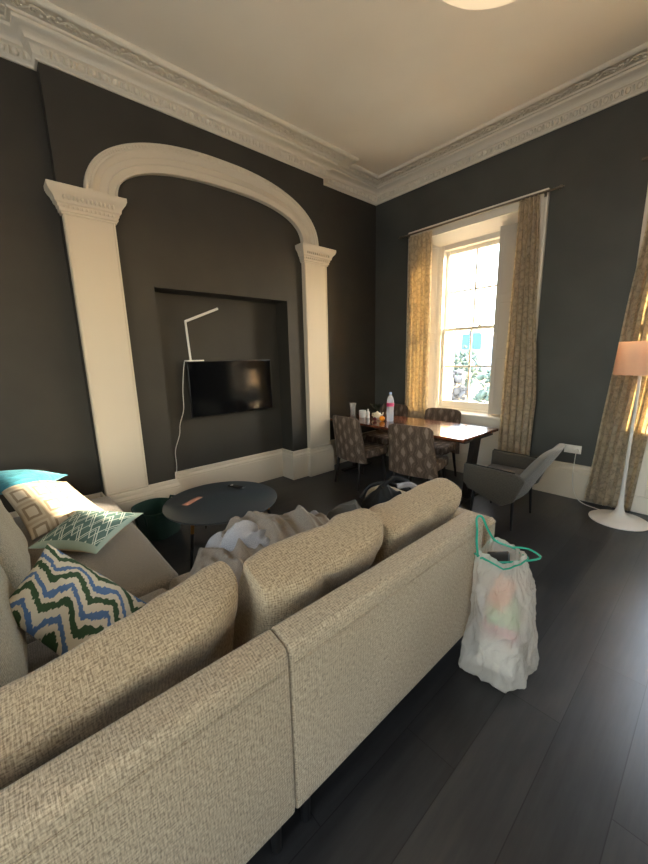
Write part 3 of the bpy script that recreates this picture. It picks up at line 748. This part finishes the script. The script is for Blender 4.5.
# green felt basket
gb_ = thing('storage_basket', 'dark green felt basket on the floor below the left pilaster', 'basket', (-3.33, .90, 0), .5)
b = B()
def bf(u, v):
    th = 2*PI*u; e_ = 3
    k0 = .02 if v < .001 else 1
    t = max(0, (v-.06)/.94); r = (.150+.035*t)*k0
    cx_, sy_ = math.cos(th), math.sin(th); k = 1/((abs(cx_)**e_+abs(sy_)**e_)**(1/e_))
    return V((r*cx_*k, r*1.05*sy_*k, .006+.27*t+.012*t*math.sin(2*th+1)))
b.grid(bf, 48, 18, closeu=True)
o = b.done('basket_body', M_GREENF, gb_, angle=60); md = o.modifiers.new('s', 'SOLIDIFY'); md.thickness = .007
for s_ in (-1, 1):
    b = B(); b.tube([(.05, s_*.190, .16), (.05, s_*.199, .24), (.035, s_*.206, .285), (-.035, s_*.206, .285), (-.05, s_*.199, .24), (-.05, s_*.190, .16)], .010, 8); b.done('handle', M_GREENF, gb_)

# ------------------------------------------------------------------ television and LED lamp
tv = thing('television', 'flat black television mounted in the wall niche', 'tv')
xt = -3.80
b = B(); b.box(xt-.03, xt, 1.485, 2.52, .952, 1.552, .006, 2); b.done('tv_body', M_BEZEL, tv)
b = B(); b.box(xt, xt+.0015, 1.494, 2.511, .968, 1.544); b.done('screen', M_SCREEN, tv)
b = B(); b.tube([(xt+.001, 2.0, .960), (xt+.003, 2.0, .960)], .006, 12); b.done('logo', M_TOPEDGE, tv)
b = B(); b.box(XN, xt-.03, 1.85, 2.15, 1.1, 1.4); b.done('wall_mount', M_BLACK, tv)
lm = thing('desk_lamp', 'thin white angled LED lamp standing on the television', 'lamp')
zt_ = 1.552
b = B(); b.box(xt-.045, xt+.018, 1.475, 1.665, zt_, zt_+.014, .004, 2); b.done('lamp_base', M_LAMPW, lm)
b = B(); b.tube([(xt-.012, 1.53, zt_+.012), (xt-.012, 1.512, 1.965)], .011, 10); b.done('lamp_stem', M_LAMPW, lm)
b = B(); b.tube([(xt-.012, 1.510, 1.955), (xt+.03, 1.86, 2.10)], .013, 10); b.done('lamp_arm', M_LAMPW, lm)
b = B(); P_ = [(-3.84, 1.475, 1.556), (-3.845, 1.455, 1.45), (-3.85, 1.43, 1.25), (-3.855, 1.42, 1.05), (-3.86, 1.37, .90), (-3.86, 1.35, .78), (-3.858, 1.29, .62), (-3.856, 1.285, .46), (-3.84, 1.27, .39), (-3.80, 1.24, .37), (-3.66+.045, 1.15, .22), (-3.6, 1.10, .03), (-3.55, 1.0, .008)]
b.tube(catm(P_), .0045, 6); o = b.done('power_cord', M_CABLE); tag(o, 'white wavy cable hanging from the LED lamp down the niche', 'cable')

# ------------------------------------------------------------------ dining table
dt = thing('dining_table', 'reddish brown wooden dining table by the window', 'table', (-2.59, 3.64, 0), math.radians(-1))
b = B(); b.box(-.96, .96, -.39, .39, .722, .75, .003, 1); b.done('tabletop', M_TABLE, dt)
for sx in (-1, 1):
    b = B(); b.prism([(sx*.93, .722), (sx*.87, .722), (sx*.80, .03), (sx*.86, .03)], 1, -.06, .06, .003, 1); b.done('leg', M_LEG, dt)
    b = B(); b.box(sx*.90-.04, sx*.90+.04, -.30, .30, .69, .722); b.done('crossbar', M_LEG, dt)
    b = B(); b.box(sx*.83-.035, sx*.83+.035, -.28, .28, 0, .03, .003, 1); b.done('foot', M_LEG, dt)

# dining chairs
def chair():
    c = thing('dining_chair', '', 'chair', (0, 0, 0), 0, 'patterned dining chairs round the table')
    # back shell: faces +y (front), rear face at y=-.24
    b = B()
    def f(side):
        def g(u, v):
            a = 2*u-1; w = .245 + .035*(1-v)**1.5
            rnd = .05
            x = a*w
            top = .875 - .03*abs(a)**10 - .008*abs(a)**2
            z = .33 + (top-.33)*v
            y = -.22 - .075*v + .055*a*a*(1-.2*v) + side*.026*(1-abs(a)**8*.6)*(1-v**10*.6)
            return V((x, y, z))
        return g
    A = b.grid(f(-1), 17, 15, uv=lambda u, v: (u*.5, v*.5)); C_ = b.grid(f(1), 17, 15, uv=lambda u, v: (u*.5, v*.5))
    nu, nv = 17, 15
    loop = [(i, 0) for i in range(nu)] + [(nu-1, j) for j in range(1, nv)] + [(i, nv-1) for i in range(nu-2, -1, -1)] + [(0, j) for j in range(nv-2, 0, -1)]
    for k in range(len(loop)):
        p, q = loop[k], loop[(k+1) % len(loop)]
        b.bm.faces.new((A[p[0]][p[1]], A[q[0]][q[1]], C_[q[0]][q[1]], C_[p[0]][p[1]]))
    bmesh.ops.recalc_face_normals(b.bm, faces=b.bm.faces); o = b.done('backrest', M_CHAIR, c, angle=60)
    b = B(); b.prism([(-.235, -.20), (.235, -.20), (.25, .05), (.235, .23), (.20, .26), (-.20, .26), (-.235, .23), (-.25, .05)], 2, .37, .475, .03, 3)
    b.done('seat', M_CHAIR, c)
    for sx, sy in ((-1, -1), (1, -1), (-1, 1), (1, 1)):
        b = B(); b.tube([(sx*.19, sy*.19, .375), (sx*.215, sy*.22 - (.03 if sy < 0 else 0), 0)], [.021, .013], 10); b.done('leg', M_LEG, c)
    return c
ch = chair(); ch.location = (-2.13, 3.27, 0); ch.rotation_euler = (0, 0, math.radians(8)); ch['label'] = 'patterned dining chair with its back to the sofa, at the middle of the table'
duptree(ch, (-2.96, 3.24, 0), math.radians(-5), 'patterned dining chair with its back to the sofa, beside the right pilaster')
duptree(ch, (-2.42, 3.99, 0), math.radians(184), 'patterned dining chair under the window, across the table')
duptree(ch, (-3.22, 3.98, 0), math.radians(180), 'patterned dining chair in the room corner, left of the gold curtain')

# armchair
ac = thing('armchair', 'grey upholstered tub armchair with pale back, facing the table end', 'armchair', (-1.27, 3.46, 0), math.radians(2))
for s_ in (-1, 1):
    b = B(); y0_, y1_ = (s_*.30, s_*.35) if s_ > 0 else (-.35, -.30)
    b.prism([(-.29, .565), (.02, .555), (.17, .545), (.235, .50), (.16, .30), (.06, .235), (-.24, .335), (-.295, .40)], 1, y0_, y1_, .014, 3); b.done('arm', M_ARMCH, ac)
    b = B(); b.tube([(-.28, s_*.325, .570), (-.13, s_*.325, .563), (.02, s_*.325, .560), (.15, s_*.322, .552)], .006, 6); b.done('arm_piping', M_BLACK, ac)
b = B()
def abf(side):
    def g(u, v):
        a = 2*u-1; w = .325 - .03*v**2
        top = .765 - .05*abs(a)**4
        z = .26 + (top-.26)*v
        x = .10 + .24*v + .04*v*v - .05*a*a + side*.045*(1-.35*v**8)*(1-.35*abs(a)**8)
        return V((x, a*w, z))
    return g
A = b.grid(abf(1), 17, 15, uv=lambda u, v: (u*.6, v*.6)); C_ = b.grid(abf(-1), 17, 15, uv=lambda u, v: (u*.6, v*.6))
nu, nv = 17, 15
loop = [(i, 0) for i in range(nu)] + [(nu-1, j) for j in range(1, nv)] + [(i, nv-1) for i in range(nu-2, -1, -1)] + [(0, j) for j in range(nv-2, 0, -1)]
for k in range(len(loop)):
    p, q = loop[k], loop[(k+1) % len(loop)]
    b.bm.faces.new((A[p[0]][p[1]], A[q[0]][q[1]], C_[q[0]][q[1]], C_[p[0]][p[1]]))
bmesh.ops.recalc_face_normals(b.bm, faces=b.bm.faces); o = b.done('backrest', M_ARMEDGE, ac, angle=80); bv = o.modifiers.new('b', 'BEVEL'); bv.width = .02; bv.segments = 3; bv.limit_method = 'ANGLE'
o['label'] = 'pale grey backrest'
b = B(); b.box(-.29, .16, -.30, .30, .30, .43, .035, 3); b.done('seat', M_ARMCH, ac)
for sx in (-.22, .12):
    for sy in (-.24, .24):
        b = B(); b.tube([(sx, sy, .31), (sx*1.12, sy*1.08, 0)], [.015, .010], 10); b.done('leg', M_BLACK, ac)

# ------------------------------------------------------------------ things on the dining table
TZ = .7505
v_ = thing('glass_vase', 'clear flared glass vase at the end of the dining table', 'vase', (-3.44, 3.60, TZ))
b = B(); b.lathe([(0, 0), (.034, 0), (.036, .01), (.034, .10), (.040, .15), (.056, .185), (.052, .185), (.036, .15), (.030, .10), (.030, .012), (0, .012)], n=28, wob=lambda t, i: 1+.05*math.cos(t*2*PI*6)*(i > 3)); b.done('vase_body', M_VASE, v_)
b = B(); b.lathe([(0, 0), (.042, 0), (.045, .004), (.048, .095), (.044, .095), (.041, .01), (0, .01)], n=28); o = b.done('cup', M_WHITEP); o.location = (-3.28, 3.62, TZ); tag(o, 'white cup between the glass vase and the small bottle', 'cup')
b = B(); b.lathe([(0, 0), (.020, 0), (.022, .01), (.022, .08), (.010, .10), (.010, .12), (0, .12)], n=20); o = b.done('small_bottle', M_WHITEP); o.location = (-3.19, 3.63, TZ); tag(o, 'slim white bottle next to the white cup', 'bottle')
tp = thing('teapot', 'cream round teapot with spout beside the orange', 'teapot', (-3.02, 3.62, TZ))
b = B(); b.lathe([(0, 0), (.035, 0), (.055, .025), (.058, .055), (.040, .085), (.018, .092), (.010, .104), (0, .108)], n=28); b.done('pot_body', M_CREAM, tp)
b = B(); b.tube([(.05, 0, .045), (.085, .0, .07), (.10, 0, .10)], [.014, .011, .008], 10); b.done('spout', M_CREAM, tp)
b = B(); b.tube([(-.05, 0, .075), (-.085, 0, .07), (-.088, 0, .04), (-.052, 0, .03)], .007, 8); b.done('handle', M_CREAM, tp)
def fruit(nm, lab, cat, x, y, r, m):
    o = thing(nm, lab, cat, (x, y, TZ))
    b = B(); b.ball((0, 0, r*.96), r, (1, 1, .96), 24); b.done('fruit_skin', m, o)
    b = B(); b.tube([(0, 0, r*1.88), (.002, 0, r*2.0)], .003, 6); b.done('stalk', M_LEAF, o)
fruit('orange', 'bright orange fruit in front of the water bottle', 'fruit', -2.875, 3.54, .036, M_ORANGE)
fruit('plum', 'dark red plum left of the orange', 'fruit', -2.96, 3.50, .026, M_RED)
wb = thing('water_bottle', 'tall clear plastic water bottle with pink label', 'bottle', (-2.81, 3.62, TZ))
b = B(); b.lathe([(0, 0), (.040, 0), (.045, .015), (.043, .06), (.045, .10), (.043, .14), (.045, .18), (.045, .25), (.034, .30), (.018, .325), (.014, .33), (.014, .345), (0, .345)], n=28); b.done('bottle_body', M_BOTTLE, wb)
b = B(); b.lathe([(.0458, .19), (.0462, .20), (.0462, .225), (.0458, .235)], n=28); b.done('bottle_label', M_OUTM, wb)
b = B(); b.lathe([(0, .340), (.0165, .340), (.0165, .362), (.014, .365), (0, .365)], n=20); b.done('cap', M_BLUECAP, wb)
pl_ = thing('potted_plant', 'small dark leafy plant behind the cup and teapot', 'plant', (-3.17, 3.80, TZ))
b = B(); b.lathe([(0, 0), (.035, 0), (.048, .075), (.044, .075), (.034, .01), (0, .01)], n=20); b.done('pot', M_BLACK, pl_)
b = B()
for k in range(26):
    a_ = k*2.399; l_ = .07+.05*random.random(); d = V((math.cos(a_), math.sin(a_), .9+.8*random.random())).normalized()
    p = V((0, 0, .07)) + d*l_*.6; q = V((0, 0, .07)) + d*l_*1.4; s_ = d.cross(V((0, 0, 1))).normalized()*.016; m_ = (p+q)/2
    b.tube([(0, 0, .05), p], .002, 4)
    f_ = b.bm.faces.new([b.bm.verts.new(t) for t in (p, m_+s_, q, m_-s_)])
o = b.done('foliage', M_LEAF, pl_)
o = B(); o.box(-.10, .10, -.07, .07, 0, .006, .002, 1); o = o.done('place_mat', M_RED); o.location = (-2.92, 3.40, TZ); bpy.data.objects.remove(o, do_unlink=True)

# ------------------------------------------------------------------ curtains and rod
def curtain(name, xt, xb, y, z0, z1, nf, label, amp=.035, seed=0, sweepx=None):
    """xt/xb: (left,right) at top and bottom"""
    def f(u, v):
        zz = z1 + (z0-z1)*v
        e_ = v if sweepx else min(1, v*1.5)
        l = xt[0]+(xb[0]-xt[0])*e_; r = xt[1]+(xb[1]-xt[1])*e_
        x = l + (r-l)*u
        ph = u*nf*2*PI + .5*noise.noise(V((u*4, v*1.3, seed)))
        am = amp*(.55+.45*min(1, v*6))*(1+.3*noise.noise(V((u*5, v*2, seed+3))))
        x += .010*math.sin(2*ph)*min(1, v*5) + .01*noise.noise(V((u*3, v*4, seed+7)))
        return V((x, y + am*math.sin(ph) - (.012*math.exp(-((v-.03)/.012)**2)), zz))
    b = B(); b.grid(f, nf*12+1, 70, uv=lambda u, v: (u*nf*.14, v*(z1-z0)))
    o = b.done(name, M_CURT, angle=180); md = o.modifiers.new('s', 'SOLIDIFY'); md.thickness = .003
    return tag(o, label, 'curtain')
curtain('curtain', (-3.12, -2.77), (-3.13, -2.75), 4.375, .02, 3.11, 6, 'patterned curtain glowing gold with sun at the left of the window', .028, 1)
curtain('curtain', (-1.73, -1.54), (-1.76, -1.40), 4.365, .02, 3.125, 5, 'patterned beige curtain hanging beside the open shutter', .032, 5)
curtain('curtain', (-.63, -.30), (-.86, -.48), 4.395, .02, 3.13, 6, 'patterned curtain behind the white floor lamp', .028, 9, True)
rod = thing('curtain_rod', 'thin metal curtain rod with ball ends above the window', 'curtain rod')
b = B(); b.tube([(-3.24, 4.36, 3.135), (-1.36, 4.36, 3.135)], .011, 10); b.done('rod', M_STEEL, rod)
for x_ in (-3.25, -1.35):
    b = B(); b.ball((x_, 4.36, 3.135), .02, seg=12); b.tube([(x_-.03, 4.36, 3.135), (x_+.03, 4.36, 3.135)], [.006, .012] if x_ < -2 else [.012, .006], 8); b.done('finial', M_STEEL, rod)
for x_ in (-3.15, -1.50):
    b = B(); b.tube([(x_, 4.36, 3.135), (x_, 4.425, 3.135)], .008, 8); b.box(x_-.012, x_+.012, 4.421, 4.427, 3.11, 3.165); b.done('bracket', M_STEEL, rod)
rod2 = thing('curtain_rod', 'metal curtain rod above the floor lamp curtain', 'curtain rod')
b = B(); b.tube([(-.75, 4.36, 3.145), (1.1, 4.36, 3.145)], .011, 10); b.done('rod', M_STEEL, rod2)
for x_ in (-.66, .96):
    b = B(); b.tube([(x_, 4.36, 3.145), (x_, 4.43, 3.145)], .008, 8); b.done('bracket', M_STEEL, rod2)

# ------------------------------------------------------------------ socket with cable
sk = thing('wall_socket', 'white double wall socket above the skirting between the curtains', 'socket')
b = B(); b.box(-1.10, -.945, YW-.012, YW, .492, .58, .004, 2); b.done('face_plate', M_WHITEP, sk)
for x_ in (-1.065, -.985):
    b = B(); b.box(x_-.006, x_+.006, YW-.016, YW-.012, .555, .568, .001, 1); b.done('switch', M_WHITEP, sk)
b = B(); b.box(-1.005, -.965, YW-.045, YW-.0125, .505, .545, .006, 2); o = b.done('plug', M_WHITEP, sk)
b = B(); b.tube(catm([(-.985, YW-.03, .503), (-.985, YW-.05, .35), (-.98, YW-.06, .2), (-.93, YW-.09, .06), (-.85, YW-.14, .01), (-.7, YW-.2, .008), (-.62, 4.26, .02)]), .004, 6); o = b.done('power_cord', M_CABLE); tag(o, 'grey-white flex running from the wall socket to the floor lamp', 'cable')

# ------------------------------------------------------------------ floor lamp
fl = thing('floor_lamp', 'white floor lamp with trumpet base and drum shade', 'lamp', (-.52, 4.12, 0))
b = B(); b.lathe([(0, 0), (.225, 0), (.228, .008), (.215, .016), (.13, .03), (.07, .05), (.038, .09), (.024, .15), (.019, .24), (0, .24)], n=56); b.done('lamp_base', M_LAMPW, fl)
b = B(); b.lathe([(0, .23), (.019, .23), (.014, .5), (.012, 1.0), (.014, 1.38), (0, 1.38)], n=16); b.done('pole', M_LAMPW, fl)
b = B(); b.lathe([(.185, 1.35), (.175, 1.63), (.172, 1.63), (.182, 1.35), (.185, 1.35)], n=56); b.done('lamp_shade', M_SHADE, fl)
b = B(); b.lathe([(0, 1.38), (.02, 1.38), (.02, 1.43), (.035, 1.47), (.03, 1.52), (0, 1.54)], n=20)
for k in range(3): a_ = k*2.094; b.tube([(0, 0, 1.40), (math.cos(a_)*.181, math.sin(a_)*.181, 1.40)], .003, 6)
b.done('bulb_holder', M_WHITEP, fl)

# ------------------------------------------------------------------ pendant
pd = thing('pendant_lamp', 'warm drum pendant lamp hanging from the ceiling', 'lamp', (-.61, 1.35, 0))
b = B(); b.lathe([(0, 2.80), (.262, 2.80), (.275, 2.812), (.275, 3.02), (.268, 3.02), (.268, 2.82), (0, 2.815)], n=64); b.done('lamp_shade', M_PEND, pd)
pb = bpy.data.lights.new('pendant_bulb', 'POINT'); pb.energy = 5; pb.color = (1, .86, .68); pb.shadow_soft_size = .06
po = bpy.data.objects.new('pendant_bulb', pb); COL.objects.link(po); po.parent = pd; po.location = (0, 0, 2.95)
b = B(); b.tube([(0, 0, 2.82), (0, 0, H-.01)], .004, 8); b.done('cord', M_CABLE, pd)
b = B(); b.lathe([(0, H-.04), (.045, H-.035), (.05, H), (0, H)], n=24); b.done('ceiling_rose', M_WHITEP, pd)

# ------------------------------------------------------------------ bin bag hung on the sofa
bx, by = -.612, 1.675
bag = thing('bin_bag', 'full translucent white bin bag hung on the sofa end by a green drawstring', 'bag')
def bagf(u, v):
    th = 2*PI*u; z = .012 + .605*v
    prof = [(.0, .165), (.05, .205), (.2, .180), (.35, .176), (.5, .172), (.65, .162), (.8, .150), (.92, .125), (1, .110)]
    for (a, ra), (c, rc) in zip(prof, prof[1:]):
        if a <= v <= c: r = ra+(rc-ra)*(v-a)/(c-a); break
    d = V((math.cos(th), math.sin(th), 0)); p = d*2 + V((0, 0, z*5))
    nz = noise.noise(V((d.x*1.3, d.y*1.3, z*4.2)))*.11 + noise.noise(V((d.x*2.6+4, d.y*2.6, z*9)))*.06
    rid = (1-min(1, abs(noise.noise(V((d.x*2.2, d.y*2.2, z*7+9)))*2.4)))**3*.07 - (1-min(1, abs(noise.noise(V((d.x*4.2+7, d.y*4.2, z*11)))*2.8)))**3*.05
    ruf = .05*math.sin(th*15+v*6)*max(0, v-.82)/.18 + .03*math.sin(th*11)*max(0, .07-v)/.07
    sq = 1/((abs(d.x)**3.2+abs(d.y)**3.2)**(1/3.2)); sq = 1+(sq-1)*max(0, 1-v*2.2)
    rr = .95*r*sq*(1+nz*1.3+rid+ruf)
    wob = .012*math.sin(z*9)
    x = bx + d.x*rr*.92 + wob + .02*v - .03*v; y = by + d.y*rr*1.0 + .02*v
    x = max(x, XS+.006)
    return V((x, y, z + .012*math.sin(3*th+1)*v + .02*max(0, v-.9)*math.sin(7*th)))
b = B(); b.grid(bagf, 120, 90, closeu=True)
bot = [v for v in b.bm.verts if len([e for e in v.link_edges if e.is_boundary]) == 2 and v.co.z < .1]
bmesh.ops.contextual_create(b.bm, geom=bot)
b.done('bag_film', M_BAG, bag, angle=180)
b = B()
for k in range(2):
    P_ = [bagf((t+.0)/24, .965) + V((math.cos(2*PI*t/24), math.sin(2*PI*t/24), 0))*.004 for t in range(25)]
    b.tube(P_, .004, 6); break
# loop over the sofa corner and loose tail
b.tube(catm([(-.700, 1.60, .59), (-.710, 1.60, .66), (-.712, 1.60, .725), (-.722, 1.61, .782), (-.712, 1.645, .778), (-.690, 1.67, .71), (-.66, 1.70, .65), (-.61, 1.77, .61)]), .0055, 6)
b.tube(catm([(-.61, 1.77, .61), (-.54, 1.78, .625), (-.485, 1.78, .605), (-.52, 1.71, .60), (-.61, 1.60, .60), (-.68, 1.58, .60)]), .005, 6)
b.done('drawstring', M_GREENB, bag)
def junk(nm, lab, cat, loc, dim, rot, m):
    b = B(); b.box(-dim[0]/2, dim[0]/2, -dim[1]/2, dim[1]/2, -dim[2]/2, dim[2]/2, .006, 2); o = b.done(nm, m); o.location = loc; o.rotation_euler = rot; tag(o, lab, cat, 'rubbish inside the bin bag')
junk('packaging_box', 'orange packaging showing through the upper bin bag', 'packaging', (-.60, 1.65, .42), (.09, .11, .12), (.2, .3, .2), M_CARDB)
junk('packaging_box', 'green packaging showing through the middle of the bin bag', 'packaging', (-.585, 1.645, .335), (.14, .15, .05), (.35, .1, .5), M_GPACK)
junk('packaging_box', 'pink packaging showing through the bin bag below the green one', 'packaging', (-.585, 1.66, .26), (.15, .16, .05), (-.1, .1, .2), M_PPACK)
junk('packaging_box', 'large white packaging at the bottom of the bin bag', 'packaging', (-.60, 1.66, .13), (.17, .18, .17), (.05, .08, .4), M_WPACK)
junk('black_tray', 'black food tray sticking out at the open top of the bin bag', 'tray', (-.63, 1.665, .58), (.10, .08, .03), (.3, -.3, .3), M_BPACK)

# ------------------------------------------------------------------ outside the window
b = B(); b.box(-120, 60, 6, 200, -6.1, -6); o = b.done('ground_outside', M_GROUND); o['kind'] = 'structure'
def tree(x, y, z, r, m, lab, sd):
    t = thing('tree', lab, 'tree', (x, y, -6), 0, 'trees outside the window')
    b = B(); b.tube([(0, 0, 0), (.1, 0, (z+6)*.8)], [.25, .12], 8); b.done('trunk', M_BARK, t)
    b = B()
    rr = random.Random(sd)
    for k in range(150):
        d = V((rr.gauss(0, 1), rr.gauss(0, 1), rr.gauss(0, .8))).normalized()*rr.random()**.4*r
        bmesh.ops.create_icosphere(b.bm, subdivisions=2, radius=r*(.06+.09*rr.random()), matrix=Matrix.Translation(d+V((0, 0, z+6))))
    for v in b.bm.verts: v.co += V((noise.noise(v.co*2.3), noise.noise(v.co*2.3+V((5, 0, 0))), noise.noise(v.co*2.3+V((0, 5, 0)))))*r*.12
    b.done('crown', m, t)
tree(-10.3, 18, -.1, 1.25, M_TREE2, 'bare brownish tree outside, seen through the lower left panes', 1)
tree(-7.6, 18.8, -.2, 1.3, M_TREE, 'green tree outside, seen through the lower right panes', 2)
tree(-13.2, 25, .7, 1.5, M_TREE, 'hazy tree outside, further away below the turret', 3)
bd = thing('office_building', 'distant blue clad building seen through the right pane', 'building')
b = B(); b.box(-36.8, -32.8, 70, 76, -6, 5.6); b.done('walls', M_BLUEB, bd)
b = B(); b.box(-36, -33.6, 71, 75, 5.6, 6.3); b.done('roof_plant', M_GREYB, bd)
tw = thing('stone_turret', 'distant grey stone turret seen through the left panes', 'turret')
b = B(); b.box(-29.9, -28.8, 53, 54.1, -6, 5.4); b.done('shaft', M_GREYB, tw)
b = B(); b.box(-30.1, -28.6, 52.8, 54.3, 5.4, 6.2, .1, 1); b.lathe([(.8, 0), (.5, 1.5), (.12, 2.9), (0, 3.1)], (-29.35, 53.55, 6.2), 8); b.done('cap', M_GREYB, tw)
for x_, y_, w_, h_, lab in ((-22.5, 44, 4.2, 1.6, 'low grey roofed house outside, behind the trees on the left'), (-14.5, 42, 5, 1.2, 'low grey roofed house outside, behind the green tree')):
    hs = thing('house', lab, 'house', (x_, y_, -6), .3)
    b = B(); b.box(-w_, w_, -3, 3, 0, 6+h_-1.2); b.done('walls', M_STONE, hs)
    b = B(); b.prism([(-3.2, 6+h_-1.2), (3.2, 6+h_-1.2), (0, 6+h_+.6)], 0, -w_-.2, w_+.2); b.done('roof', M_GREYB, hs)
